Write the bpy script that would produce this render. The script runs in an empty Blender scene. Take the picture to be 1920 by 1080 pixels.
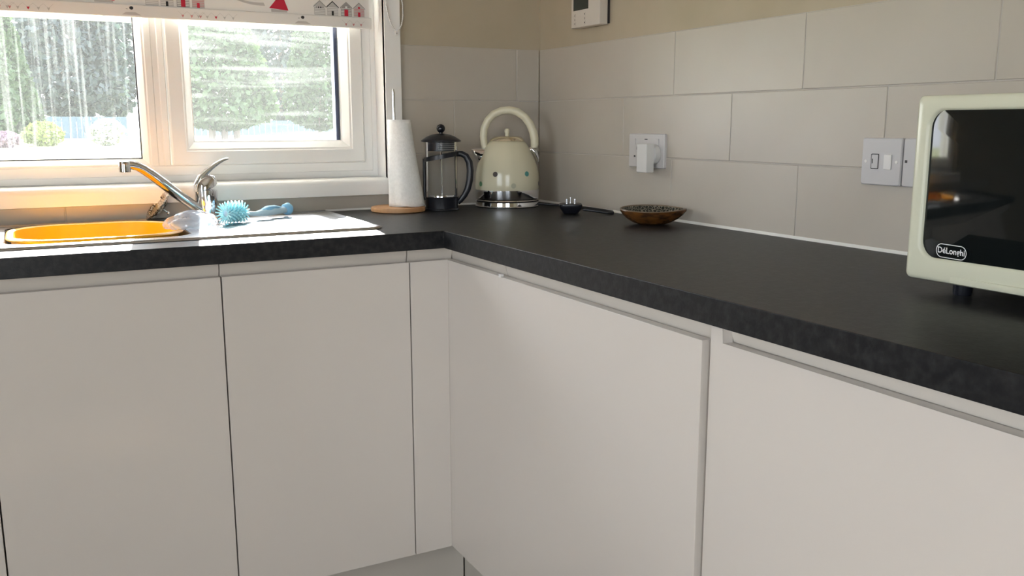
import bpy, bmesh, math, random
from mathutils import Vector, Matrix

random.seed(7)
scene = bpy.context.scene
C = scene.collection
W = 0.945                      # worktop height above the floor; most z below are written relative to it

# ------------------------------------------------------------------ camera
yaw, pitch, roll = 0.4933, -0.1797, -0.0015
fw = Vector((math.sin(yaw)*math.cos(pitch), math.cos(yaw)*math.cos(pitch), math.sin(pitch)))
rt = Vector((math.cos(yaw), -math.sin(yaw), 0)); up = rt.cross(fw)
rt, up = math.cos(roll)*rt + math.sin(roll)*up, -math.sin(roll)*rt + math.cos(roll)*up
cam_data = bpy.data.cameras.new('camera'); cam = bpy.data.objects.new('camera', cam_data); C.objects.link(cam)
cam.matrix_world = Matrix(((rt.x, up.x, -fw.x, -1.443), (rt.y, up.y, -fw.y, -2.5015), (rt.z, up.z, -fw.z, W+0.2417), (0, 0, 0, 1)))
cam_data.sensor_width = 36; cam_data.lens = 1686.6/1920*36; cam_data.clip_start = 0.02; cam_data.clip_end = 400
scene.camera = cam

# ------------------------------------------------------------------ world, sun, exposure
world = bpy.data.worlds.new('sky'); scene.world = world; world.use_nodes = True
bg = world.node_tree.nodes['Background']; bg.inputs['Color'].default_value = (0.88, 0.93, 1.0, 1); bg.inputs['Strength'].default_value = 5.0
sun_data = bpy.data.lights.new('sun', 'SUN'); sun_data.energy = 24; sun_data.angle = math.radians(0.8); sun_data.color = (1.0, 0.95, 0.86)
sun = bpy.data.objects.new('sun', sun_data); C.objects.link(sun)
sun.rotation_euler = Vector((-0.16, -1.0, -0.6)).to_track_quat('-Z', 'Y').to_euler(); sun.location = (2, 8, 8)
def portal(name, loc, sx, sy, direction):          # guides sampling of the sky through a real window opening
    l = bpy.data.lights.new(name, 'AREA'); l.shape = 'RECTANGLE'; l.size = sx; l.size_y = sy; l.cycles.is_portal = True
    o = bpy.data.objects.new(name, l); C.objects.link(o); o.location = loc
    o.rotation_euler = Vector(direction).to_track_quat('-Z', 'Z').to_euler(); return o
portal('sky_portal', (-1.15, 0.22, W+0.60), 1.5, 1.1, (0, -1, 0))
portal('sky_portal_left', (-3.54, -2.5, 1.46), 1.62, 1.34, (1, 0, 0))
portal('sky_portal_door', (-2.6, -4.94, 1.05), 1.4, 2.1, (0, 1, 0))
vs = scene.view_settings
vs.view_transform = 'Standard'; vs.look = 'None'; vs.exposure = 1.13; vs.gamma = 1.0; vs.use_curve_mapping = False

# ------------------------------------------------------------------ helpers
def mat(name, col, rough=0.5, metal=0.0, **kw):
    m = bpy.data.materials.new(name); m.use_nodes = True
    b = m.node_tree.nodes['Principled BSDF']
    b.inputs['Base Color'].default_value = (*col, 1); b.inputs['Roughness'].default_value = rough; b.inputs['Metallic'].default_value = metal
    for k, v in kw.items(): b.inputs[k.replace('_', ' ')].default_value = v
    return m
def noise_mat(name, c1, c2, scale=20, rough=0.5, stretch=(1, 1, 1), detail=4, lo=0.35, hi=0.65, bump=0.0, metal=0.0, bscale=None, **kw):
    m = mat(name, c1, rough, metal, **kw); nt = m.node_tree; N = nt.nodes; L = nt.links; b = N['Principled BSDF']
    tc = N.new('ShaderNodeTexCoord'); mp = N.new('ShaderNodeMapping'); mp.inputs['Scale'].default_value = stretch
    L.new(tc.outputs['Object'], mp.inputs['Vector'])
    n = N.new('ShaderNodeTexNoise'); n.inputs['Scale'].default_value = scale; n.inputs['Detail'].default_value = detail
    L.new(mp.outputs['Vector'], n.inputs['Vector'])
    r = N.new('ShaderNodeValToRGB'); r.color_ramp.elements[0].position = lo; r.color_ramp.elements[1].position = hi
    r.color_ramp.elements[0].color = (*c1, 1); r.color_ramp.elements[1].color = (*c2, 1)
    L.new(n.outputs['Fac'], r.inputs['Fac']); L.new(r.outputs['Color'], b.inputs['Base Color'])
    if bump:
        n2 = N.new('ShaderNodeTexNoise'); n2.inputs['Scale'].default_value = bscale or scale*4; n2.inputs['Detail'].default_value = 3
        L.new(mp.outputs['Vector'], n2.inputs['Vector'])
        bp = N.new('ShaderNodeBump'); bp.inputs['Strength'].default_value = bump; bp.inputs['Distance'].default_value = 0.002
        L.new(n2.outputs['Fac'], bp.inputs['Height']); L.new(bp.outputs['Normal'], b.inputs['Normal'])
    return m

class B:
    """collects shapes in one bmesh; build() links them as ONE mesh object"""
    def __init__(s): s.bm = bmesh.new(); s.wn = False
    def _merge(s, t, mi):
        for f in t.faces: f.material_index = mi
        me = bpy.data.meshes.new('tmp'); t.to_mesh(me); t.free(); s.bm.from_mesh(me); bpy.data.meshes.remove(me); return s
    def box(s, x0, x1, y0, y1, z0, z1, bev=0.0, seg=2, mi=0):
        t = bmesh.new(); bmesh.ops.create_cube(t, size=1)
        for v in t.verts: v.co = Vector(((x0+x1)/2 + v.co.x*abs(x1-x0), (y0+y1)/2 + v.co.y*abs(y1-y0), (z0+z1)/2 + v.co.z*abs(z1-z0)))
        if bev:
            s.wn = True
            bmesh.ops.bevel(t, geom=t.edges[:], offset=bev, segments=seg, profile=0.5, affect='EDGES')
        return s._merge(t, mi)
    def loops(s, loops, cap0=True, cap1=True, closed=True, mi=0, ring=False):
        """skin a list of equally long vertex loops"""
        vs_ = [[s.bm.verts.new(p) for p in l] for l in loops]; n = len(vs_[0]); out = []
        rng = range(len(vs_)) if ring else range(len(vs_)-1)
        for i in rng:
            a, b = vs_[i], vs_[(i+1) % len(vs_)]
            for j in range(n if closed else n-1):
                k = (j+1) % n
                try: out.append(s.bm.faces.new((a[j], a[k], b[k], b[j])))
                except ValueError: pass
        if not ring:
            if cap0: out.append(s.bm.faces.new(vs_[0][::-1]))
            if cap1: out.append(s.bm.faces.new(vs_[-1]))
        for f in out: f.material_index = mi
        return s
    def lathe(s, prof, n=48, c=(0, 0, 0), mi=0, cap0=True, cap1=True, sx=1, sy=1, ring=False):
        L = [[(c[0]+r*sx*math.cos(2*math.pi*j/n), c[1]+r*sy*math.sin(2*math.pi*j/n), c[2]+z) for j in range(n)] for r, z in prof]
        return s.loops(L, cap0, cap1, True, mi, ring)
    def tube(s, pts, rad, n=12, mi=0, flat=1.0, ring=False, upv=(0, 0, 1)):
        pts = [Vector(p) for p in pts]; m = len(pts)
        if not hasattr(rad, '__len__'): rad = [rad]*m
        L = []; prev = None
        for i, p in enumerate(pts):
            if ring: t = pts[(i+1) % m]-pts[i-1]
            else: t = pts[min(i+1, m-1)]-pts[max(i-1, 0)]
            t.normalize()
            if prev is None:
                u = Vector(upv)-t*t.dot(Vector(upv))
                if u.length < 1e-3: u = Vector((0, 1, 0))-t*t.y
            else: u = prev-t*t.dot(prev)
            u.normalize(); prev = u; w = t.cross(u)
            L.append([p+u*rad[i]*math.cos(2*math.pi*j/n)+w*rad[i]*flat*math.sin(2*math.pi*j/n) for j in range(n)])
        return s.loops(L, True, True, True, mi, ring)
    def cyl(s, p0, p1, r0, r1=None, n=24, mi=0): return s.tube([p0, p1], [r0, r0 if r1 is None else r1], n, mi)
    def poly(s, pts, mi=0):
        f = s.bm.faces.new([s.bm.verts.new(p) for p in pts]); f.material_index = mi; return s
    def prism(s, pts, vec, mi=0):
        v = Vector(vec); a = [Vector(p) for p in pts]
        return s.loops([a, [p+v for p in a]], True, True, True, mi)
    def sphere(s, c, r, mi=0, n=20, m=12, sz=1.0):
        return s.lathe([(max(r*math.sin(math.pi*i/m), 1e-5), -r*sz*math.cos(math.pi*i/m)) for i in range(m+1)], n, c, mi)
    def build(s, name, mats, parent=None, smooth=35, weld=False):
        if weld: bmesh.ops.remove_doubles(s.bm, verts=s.bm.verts[:], dist=1e-5)
        bmesh.ops.recalc_face_normals(s.bm, faces=s.bm.faces[:])
        me = bpy.data.meshes.new(name); s.bm.to_mesh(me); s.bm.free()
        for m in (mats if isinstance(mats, (list, tuple)) else [mats]): me.materials.append(m)
        if smooth:
            me.polygons.foreach_set('use_smooth', [True]*len(me.polygons)); me.set_sharp_from_angle(angle=math.radians(smooth))
        o = bpy.data.objects.new(name, me); C.objects.link(o)
        if parent: o.parent = parent
        if s.wn and smooth:
            w_ = o.modifiers.new('weighted_normals', 'WEIGHTED_NORMAL'); w_.keep_sharp = True; w_.weight = 100
        return o
def tag(o, label=None, cat=None, group=None, kind=None):
    if label: o['label'] = label
    if cat: o['category'] = cat
    if group: o['group'] = group
    if kind: o['kind'] = kind
    return o
def thing(name, label, cat, loc=(0, 0, 0), rz=0.0, group=None):
    o = bpy.data.objects.new(name, None); C.objects.link(o); o.location = loc; o.rotation_euler = (0, 0, rz); o.empty_display_size = 0.05
    return tag(o, label, cat, group)
def structure(name, loc=(0, 0, 0), label=None):
    o = bpy.data.objects.new(name, None); C.objects.link(o); o.location = loc; return tag(o, label, kind='structure')
def rr(x0, x1, y0, y1, r, n=6):
    """rounded rectangle outline, counter-clockwise, 4*(n+1) points"""
    out = []
    for cx, cy, a in ((x1-r, y1-r, 0), (x0+r, y1-r, 90), (x0+r, y0+r, 180), (x1-r, y0+r, 270)):
        for i in range(n+1):
            t = math.radians(a+90*i/n); out.append((cx+r*math.cos(t), cy+r*math.sin(t)))
    return out
def frame_loops(x0, x1, z0, z1, prof):
    """mitred frame in the xz plane: prof = [(inset, y)...]"""
    return [[(x0+d, y, z0+d), (x1-d, y, z0+d), (x1-d, y, z1-d), (x0+d, y, z1-d)] for d, y in prof]

# ------------------------------------------------------------------ materials
M = {}
M['paint'] = noise_mat('beige_wall_paint', (0.44, 0.375, 0.27), (0.47, 0.405, 0.30), 6, 0.7, bump=0.05, bscale=120)
M['tile'] = noise_mat('greige_ceramic_tile', (0.475, 0.43, 0.37), (0.505, 0.46, 0.40), 3, 0.38, bump=0.10, bscale=45)
M['grout'] = mat('pale_grout', (0.52, 0.49, 0.45), 0.8)
M['seal'] = mat('white_sealant', (0.85, 0.85, 0.83), 0.3)
M['ceil'] = mat('white_ceiling', (0.82, 0.80, 0.76), 0.8)
M['floor'] = noise_mat('pale_oak_floor', (0.22, 0.155, 0.10), (0.28, 0.20, 0.13), 8, 0.45, stretch=(1, 8, 1))
M['pvc'] = mat('white_pvc', (0.86, 0.85, 0.83), 0.28)
M['gasket'] = mat('black_rubber_gasket', (0.015, 0.015, 0.02), 0.5)
M['rebate_shade'] = mat('dark_navy_rebate_shade', (0.05, 0.06, 0.12), 0.4)
M['fabric'] = None
M['worktop'] = noise_mat('charcoal_slate_laminate', (0.008, 0.0085, 0.010), (0.034, 0.034, 0.035), 70, 0.42, Specular_IOR_Level=0.35, detail=10, lo=0.42, hi=0.85, bump=0.12, bscale=220)
M['gloss'] = noise_mat('cream_gloss_laminate', (0.69, 0.638, 0.585), (0.70, 0.648, 0.595), 2, 0.16)
M['rail'] = mat('cream_satin_rail', (0.68, 0.62, 0.55), 0.5)
M['carcass'] = mat('white_melamine', (0.70, 0.66, 0.60), 0.5)
M['dark_gap'] = mat('dark_cabinet_inside', (0.05, 0.045, 0.04), 0.8)
M['plinth'] = mat('grey_beige_plinth', (0.55, 0.51, 0.45), 0.35)
M['steel'] = noise_mat('brushed_stainless_steel', (0.50, 0.50, 0.51), (0.58, 0.58, 0.59), 30, 0.27, stretch=(1, 20, 20), metal=1.0)
M['chrome'] = mat('polished_chrome', (0.82, 0.82, 0.84), 0.06, 1.0)
M['mesh_steel'] = noise_mat('perforated_steel', (0.75, 0.72, 0.66), (0.18, 0.16, 0.13), 260, 0.25, detail=0, lo=0.45, hi=0.55, metal=1.0)
M['orange'] = mat('orange_plastic', (0.85, 0.40, 0.006), 0.4, 0.0, Subsurface_Weight=0.0)
M['white_plastic'] = mat('white_plastic', (0.80, 0.79, 0.77), 0.3)
M['plate'] = mat('dull_white_plastic', (0.58, 0.56, 0.555), 0.35)
M['offwhite'] = mat('beige_white_plastic', (0.62, 0.565, 0.50), 0.4)
M['charger'] = mat('white_charger_plastic', (0.68, 0.67, 0.65), 0.35)
M['grey_plastic'] = mat('silver_grey_plastic', (0.56, 0.55, 0.56), 0.32)
M['black'] = mat('black_plastic', (0.012, 0.013, 0.018), 0.32)
M['black_gloss'] = mat('black_gloss_plastic', (0.010, 0.011, 0.016), 0.18)
M['cream'] = mat('cream_enamel', (0.66, 0.62, 0.46), 0.16)
M['cream_p'] = mat('cream_plastic', (0.70, 0.66, 0.50), 0.28)
M['wood'] = noise_mat('light_beech_wood', (0.52, 0.27, 0.12), (0.62, 0.36, 0.18), 9, 0.5, stretch=(1, 9, 1))
M['paper'] = noise_mat('white_paper_towel', (0.86, 0.85, 0.83), (0.92, 0.91, 0.89), 120, 0.9, bump=0.5, bscale=260)
M['blue'] = mat('pale_blue_plastic', (0.24, 0.56, 0.86), 0.35)
M['blue_light'] = mat('ice_blue_plastic', (0.52, 0.74, 0.90), 0.3)
M['bristle'] = mat('turquoise_bristle', (0.46, 0.86, 0.96), 0.4)
M['dish_out'] = noise_mat('brown_lacquered_wood', (0.055, 0.024, 0.010), (0.16, 0.062, 0.014), 6, 0.22, stretch=(6, 6, 14))
M['dish_rim'] = mat('pale_brown_rim', (0.16, 0.105, 0.06), 0.3)
M['mw'] = mat('pale_cream_microwave', (0.66, 0.66, 0.52), 0.22)
M['mw_glass'] = mat('black_microwave_glass', (0.006, 0.008, 0.008), 0.05)
M['print'] = mat('white_print', (0.75, 0.75, 0.75), 0.5)
M['lcd'] = mat('dark_lcd', (0.035, 0.04, 0.035), 0.15)
M['mark'] = mat('dark_marking', (0.02, 0.02, 0.02), 0.5)
M['p_red'] = mat('red_print', (0.55, 0.02, 0.05), 0.8)
M['p_pink'] = mat('pink_print', (0.62, 0.26, 0.26), 0.8)
M['p_grey'] = mat('grey_print', (0.34, 0.33, 0.32), 0.8)
M['p_lgrey'] = mat('light_grey_print', (0.52, 0.50, 0.48), 0.8)
M['p_black'] = mat('black_print', (0.03, 0.03, 0.03), 0.8)
M['p_white'] = mat('white_fabric_print', (0.80, 0.79, 0.77), 0.8)
def blind_mat():
    m = bpy.data.materials.new('white_blind_fabric'); m.use_nodes = True; nt = m.node_tree; N = nt.nodes; L = nt.links
    b = N['Principled BSDF']; b.inputs['Base Color'].default_value = (0.80, 0.78, 0.75, 1); b.inputs['Roughness'].default_value = 0.9
    t = N.new('ShaderNodeBsdfTranslucent'); t.inputs['Color'].default_value = (0.75, 0.72, 0.68, 1)
    mx = N.new('ShaderNodeMixShader'); mx.inputs['Fac'].default_value = 0.05
    L.new(b.outputs[0], mx.inputs[1]); L.new(t.outputs[0], mx.inputs[2]); L.new(mx.outputs[0], N['Material Output'].inputs['Surface']); return m
M['fabric'] = blind_mat()
def pane_mat(name, stretch, seed, base, amp):
    """window glass with dried streaks of dirt: clear, with a thin scattering film"""
    m = bpy.data.materials.new(name); m.use_nodes = True; nt = m.node_tree; N = nt.nodes; L = nt.links
    for n in list(N):
        if n.type != 'OUTPUT_MATERIAL': N.remove(n)
    out = [n for n in N][0]
    tc = N.new('ShaderNodeTexCoord'); mp = N.new('ShaderNodeMapping'); mp.inputs['Scale'].default_value = stretch; mp.inputs['Location'].default_value = (seed, seed*1.7, seed*.3)
    L.new(tc.outputs['Object'], mp.inputs['Vector'])
    n1 = N.new('ShaderNodeTexNoise'); n1.inputs['Scale'].default_value = 1.0; n1.inputs['Detail'].default_value = 5; n1.inputs['Distortion'].default_value = 0.4
    L.new(mp.outputs['Vector'], n1.inputs['Vector'])
    r1 = N.new('ShaderNodeMapRange'); r1.inputs[1].default_value = 0.50; r1.inputs[2].default_value = 0.78; r1.inputs[3].default_value = base; r1.inputs[4].default_value = base+amp
    L.new(n1.outputs['Fac'], r1.inputs[0])
    n2 = N.new('ShaderNodeTexNoise'); n2.inputs['Scale'].default_value = 420; n2.inputs['Detail'].default_value = 1
    L.new(tc.outputs['Object'], n2.inputs['Vector'])
    r2 = N.new('ShaderNodeMapRange'); r2.inputs[1].default_value = 0.60; r2.inputs[2].default_value = 0.75; r2.inputs[3].default_value = 0.0; r2.inputs[4].default_value = 0.02
    L.new(n2.outputs['Fac'], r2.inputs[0])
    ad = N.new('ShaderNodeMath'); ad.operation = 'ADD'; ad.use_clamp = True; L.new(r1.outputs[0], ad.inputs[0]); L.new(r2.outputs[0], ad.inputs[1])
    tr = N.new('ShaderNodeBsdfTransparent'); tl = N.new('ShaderNodeBsdfTranslucent'); tl.inputs['Color'].default_value = (0.9, 0.95, 1, 1)
    mx = N.new('ShaderNodeMixShader'); L.new(ad.outputs[0], mx.inputs['Fac']); L.new(tr.outputs[0], mx.inputs[1]); L.new(tl.outputs[0], mx.inputs[2])
    gl = N.new('ShaderNodeBsdfGlossy'); gl.inputs['Roughness'].default_value = 0.02
    fr = N.new('ShaderNodeFresnel'); fr.inputs['IOR'].default_value = 1.3
    m2 = N.new('ShaderNodeMixShader'); L.new(fr.outputs[0], m2.inputs['Fac']); L.new(mx.outputs[0], m2.inputs[1]); L.new(gl.outputs[0], m2.inputs[2])
    L.new(m2.outputs[0], out.inputs['Surface']); return m
M['pane_l'] = pane_mat('streaked_glass_vertical', (85, 1, 2.2), 3.1, 0.009, 0.032)
M['pane_r'] = pane_mat('wiped_glass_horizontal', (3.0, 1, 48), 8.4, 0.013, 0.022)
def thin_glass(name, tint=(0.93, 0.95, 0.95), rough=0.0, ior=1.45, film=0.0, filmcol=(0.9, 0.95, 1)):
    m = bpy.data.materials.new(name); m.use_nodes = True; nt = m.node_tree; N = nt.nodes; L = nt.links
    N.remove(N['Principled BSDF']); out = N['Material Output']
    tr = N.new('ShaderNodeBsdfTransparent'); tr.inputs['Color'].default_value = (*tint, 1)
    gl = N.new('ShaderNodeBsdfGlossy'); gl.inputs['Roughness'].default_value = max(rough, 0.02)
    fr = N.new('ShaderNodeFresnel'); fr.inputs['IOR'].default_value = ior
    mx = N.new('ShaderNodeMixShader'); L.new(fr.outputs[0], mx.inputs['Fac']); L.new(gl.outputs[0], mx.inputs[2])
    if film:
        tl = N.new('ShaderNodeBsdfTranslucent'); tl.inputs['Color'].default_value = (*filmcol, 1)
        df = N.new('ShaderNodeBsdfDiffuse'); df.inputs['Color'].default_value = (*filmcol, 1)
        a = N.new('ShaderNodeMixShader'); a.inputs['Fac'].default_value = 0.5; L.new(tl.outputs[0], a.inputs[1]); L.new(df.outputs[0], a.inputs[2])
        b2 = N.new('ShaderNodeMixShader'); b2.inputs['Fac'].default_value = film; L.new(tr.outputs[0], b2.inputs[1]); L.new(a.outputs[0], b2.inputs[2])
        L.new(b2.outputs[0], mx.inputs[1])
    else: L.new(tr.outputs[0], mx.inputs[1])
    L.new(mx.outputs[0], out.inputs['Surface']); return m
M['glass'] = thin_glass('clear_jug_glass', (0.95, 0.96, 0.97), 0.0, 1.18)
M['clear_pl'] = thin_glass('crumpled_clear_plastic', (0.92, 0.95, 0.98), 0.15, 1.25, 0.30, (0.72, 0.80, 0.92))
M['patio_glass'] = thin_glass('clear_patio_glass', (0.95, 0.96, 0.96))
M['lawn'] = noise_mat('mown_lawn', (0.27, 0.30, 0.14), (0.34, 0.37, 0.19), 2, 0.9)

# ------------------------------------------------------------------ the room shell
XW, YW = -3.4, -4.8            # left wall and wall behind the camera
H = 2.42
fl = B(); fl.box(XW-0.2, 0.2, YW-0.2, 0.14, -0.12, 0.0); tag(fl.build('floor', M['floor'], smooth=0), kind='structure')
ce = B(); ce.box(XW-0.2, 0.2, YW-0.2, 0.14, H, H+0.1); tag(ce.build('ceiling', M['ceil'], smooth=0), kind='structure')

WX0, WX1, WZ0, WZ1 = -1.79, -0.511, 0.088, 1.10       # window opening in the back wall (z relative to the worktop)
wall_back = structure('wall_back')
b = B()
b.box(XW-0.2, WX0, 0.006, 0.14, -0.1, H+0.05); b.box(WX1, 0.2, 0.006, 0.14, -0.1, H+0.05)
b.box(WX0, WX1, 0.006, 0.14, -0.1, W+WZ0-0.03); b.box(WX0, WX1, 0.006, 0.14, W+WZ1, H+0.05)
b.build('plaster', M['paint'], wall_back, smooth=0)
wall_right = structure('wall_right')
b = B(); b.box(0.006, 0.2, YW-0.2, 0.006, -0.1, H+0.05); b.build('plaster', M['paint'], wall_right, smooth=0)
# wall on the left with a second window, wall behind the camera
b = B(); PY0, PY1, PZ0, PZ = -3.3, -1.7, 0.80, 2.12
b.box(XW-0.12, XW, YW-0.2, PY0, -0.1, H+0.05); b.box(XW-0.12, XW, PY1, 0.14, -0.1, H+0.05); b.box(XW-0.12, XW, PY0, PY1, PZ, H+0.05); b.box(XW-0.12, XW, PY0, PY1, -0.1, PZ0)
tag(b.build('wall_left', M['paint'], smooth=0), kind='structure')
GX0, GX1, GZ = -3.3, -1.9, 2.10
b = B(); b.box(XW, GX0, YW-0.12, YW, -0.1, H+0.05); b.box(GX1, 0.006, YW-0.12, YW, -0.1, H+0.05); b.box(GX0, GX1, YW-0.12, YW, GZ, H+0.05); tag(b.build('wall_front', M['paint'], smooth=0), kind='structure')
gd = structure('door_1')
for x0, x1 in ((GX0, (GX0+GX1)/2), ((GX0+GX1)/2, GX1)):
    b = B(); b.loops([[(x, y, z) for x, y, z in l] for l in frame_loops(x0, x1, 0.0, GZ, [(0.001, YW-0.09), (0.001, YW-0.02), (0.075, YW-0.02), (0.075, YW-0.09)])], False, False, ring=True); b.build('door_leaf', M['pvc'], gd)
    b = B(); b.box(x0+0.073, x1-0.073, YW-0.058, YW-0.052, 0.073, GZ-0.073); b.build('pane', M['patio_glass'], gd, smooth=0)
pd = structure('window_2')
for y0, y1 in ((PY0, (PY0+PY1)/2), ((PY0+PY1)/2, PY1)):
    b = B()
    def pl(d, x): return [(x, y0+d, PZ0+d), (x, y1-d, PZ0+d), (x, y1-d, PZ-d), (x, y0+d, PZ-d)]
    b.loops([pl(0.002, XW-0.08), pl(0.002, XW-0.02), pl(0.06, XW-0.02), pl(0.06, XW-0.08)], False, False, ring=True); b.build('casement', M['pvc'], pd)
    b = B(); b.box(XW-0.055, XW-0.05, y0+0.058, y1-0.058, PZ0+0.058, PZ-0.058); b.build('pane', M['patio_glass'], pd, smooth=0)

# tiles: three courses in brick bond, each tile a piece of its own
TH, TW, TZ = 0.1559, 0.4272, 0.4687
tile_mesh = {}
def tile(parent, along, a0, a1, z0, z1):
    g = 0.0011; w = round(a1-a0, 4); h = round(z1-z0, 4); key = (along, w, h)
    if key not in tile_mesh:
        t = B()
        if along == 'y': t.box(0.0, 0.010, -w/2+g, w/2-g, -h/2+g, h/2-g, 0.0012, 1)
        else: t.box(-w/2+g, w/2-g, 0.0, 0.010, -h/2+g, h/2-g, 0.0012, 1)
        o = t.build('tile', M['tile'], parent, smooth=40); tile_mesh[key] = o.data
    else:
        o = bpy.data.objects.new('tile', tile_mesh[key]); C.objects.link(o); o.parent = parent
    m = (a0+a1)/2
    o.location = (0, m, W+(z0+z1)/2) if along == 'y' else (m, 0, W+(z0+z1)/2)
YE = -2.75
for r in range(3):
    z1 = TZ-r*TH; z0 = max(z1-TH, 0.001); off = 0.671 if r != 1 else 0.671-TW/2
    edges = [0.0]; e = off
    while e < -YE: edges.append(e); e += TW
    edges.append(-YE)
    for e0, e1 in zip(edges, edges[1:]):
        if e1-e0 > 0.01: tile(wall_right, 'y', -e1, -e0, z0, z1)
    # window wall, right of the window, then under the sill
    off = 0.0807 if r != 1 else 0.0807+TW/2
    edges = [0.0]; e = off
    xe = 0.465 if r < 2 else 2.3
    while e < xe: edges.append(e); e += TW
    edges.append(xe)
    for e0, e1 in zip(edges, edges[1:]):
        if e0 < 0.465 and e1 > 0.466:
            tile(wall_back, 'x', -0.465, -e0, z0, z1); tile(wall_back, 'x', -e1, -0.4655, z0, 0.043)
        else: tile(wall_back, 'x', -e1, -e0, z0, z1 if e1 <= 0.466 else 0.043)
b = B(); b.box(0.0016, 0.0065, YE, -0.002, W, W+TZ); b.build('grout', M['grout'], wall_right, smooth=0)
b = B(); b.box(-0.466, -0.002, 0.0016, 0.0065, W, W+TZ); b.box(-2.3, -0.466, 0.0016, 0.0065, W, W+0.043); b.build('grout', M['grout'], wall_back, smooth=0)

# ------------------------------------------------------------------ window
win = structure('window_1', (0, 0, W))
FX0, FX1, FZ0, FZ1 = WX0, WX1, 0.090, WZ1
b = B(); b.loops(frame_loops(FX0, FX1, FZ0, FZ1, [(0, 0.138), (0, 0.072), (0.004, 0.069), (0.018, 0.069), (0.020, 0.066), (0.043, 0.065), (0.046, 0.068), (0.046, 0.138)]), False, False, ring=True); b.build('outer_frame', M['pvc'], win, smooth=20)
b = B()
sec = [(-1.146, 0.138), (-1.146, 0.068), (-1.143, 0.065), (-1.128, 0.066), (-1.126, 0.069), (-1.113, 0.069), (-1.111, 0.066), (-1.098, 0.065), (-1.096, 0.068), (-1.096, 0.138)]
b.prism([(x, y, FZ0+0.046) for x, y in sec], (0, 0, FZ1-FZ0-0.092)); b.build('mullion', M['pvc'], win, smooth=20)
# fixed pane on the left: bead, gasket, glass
b = B(); b.loops(frame_loops(FX0+0.046, -1.146, FZ0+0.046, FZ1-0.046, [(0, 0.10), (0, 0.068), (0.004, 0.067), (0.018, 0.082), (0.020, 0.10)]), False, False, ring=True); b.build('bead', M['pvc'], win, smooth=20)
b = B(); b.loops(frame_loops(FX0+0.064, -1.1645, FZ0+0.064, FZ1-0.064, [(0, 0.0835), (0, 0.082), (0.003, 0.084), (0.003, 0.088)]), False, False, ring=True); b.build('gasket', M['gasket'], win)
b = B(); b.box(FX0+0.06, -1.160, 0.094, 0.0965, FZ0+0.06, FZ1-0.06); b.build('pane', M['pane_l'], win, smooth=0)
# opening sash on the right
SX0, SX1, SZ0, SZ1 = -1.093, -0.5575, 0.1355, FZ1-0.046
sash = B(); sash.loops(frame_loops(SX0, SX1, SZ0, SZ1, [(0, 0.12), (0, 0.061), (0.003, 0.057), (0.036, 0.056), (0.039, 0.059), (0.043, 0.060), (0.060, 0.078), (0.062, 0.12)]), False, False, ring=True)
sash = sash.build('sash', M['pvc'], win, smooth=20)
b = B(); b.loops(frame_loops(SX0+0.060, SX1-0.060, SZ0+0.060, SZ1-0.060, [(0, 0.081), (0, 0.079), (0.003, 0.080), (0.003, 0.083)]), False, False, ring=True); b.build('gasket', M['pvc'], sash)
b = B(); b.box(SX1-0.074, SX1-0.0635, 0.090, 0.118, SZ0+0.044, SZ1-0.05); b.build('rebate_shade_bar', M['rebate_shade'], sash, smooth=0)  # navy colour paints the shade of the outer rebate behind the glass
b = B(); b.box(SX0+0.058, SX1-0.058, 0.0875, 0.0895, SZ0+0.058, SZ1-0.058); b.build('pane', M['pane_r'], sash, smooth=0)
# reveal lining and architrave
b = B(); b.box(WX1-0.003, WX1+0.004, -0.010, 0.075, 0.088, WZ1); b.box(WX1-0.003, WX1+0.046, -0.013, 0.005, 0.0415, WZ1+0.05, 0.002, 2); b.build('architrave', M['pvc'], win)
# sill board with a rounded nose
prof = [(0.075, 0.090), (0.0, 0.0905), (-0.010, 0.0895), (-0.017, 0.086), (-0.0205, 0.080), (-0.0215, 0.072), (-0.0215, 0.0435), (-0.019, 0.0425), (0.075, 0.0425)]
b = B(); b.prism([(WX0-0.05, y, z) for y, z in prof], (WX1-0.001-(WX0-0.05), 0, 0)); b.build('sill', M['pvc'], win, smooth=40)
# white beam on posts, added as a white band across the top of the view
t = thing('white_beam', 'white beam outside just under the edge of the blind', 'beam', (-0.6, 2.0, W-1.22))
b = B(); b.box(-2.6, 2.2, -0.05, 0.05, 1.22+0.700, 1.22+0.83, 0.004); b.build('beam', M['pvc'], t)
for x in (-2.5, 2.1):
    b = B(); b.box(x-0.05, x+0.05, -0.05, 0.05, 0, 1.22+0.70, 0.004); b.build('post', M['pvc'], t)

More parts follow.
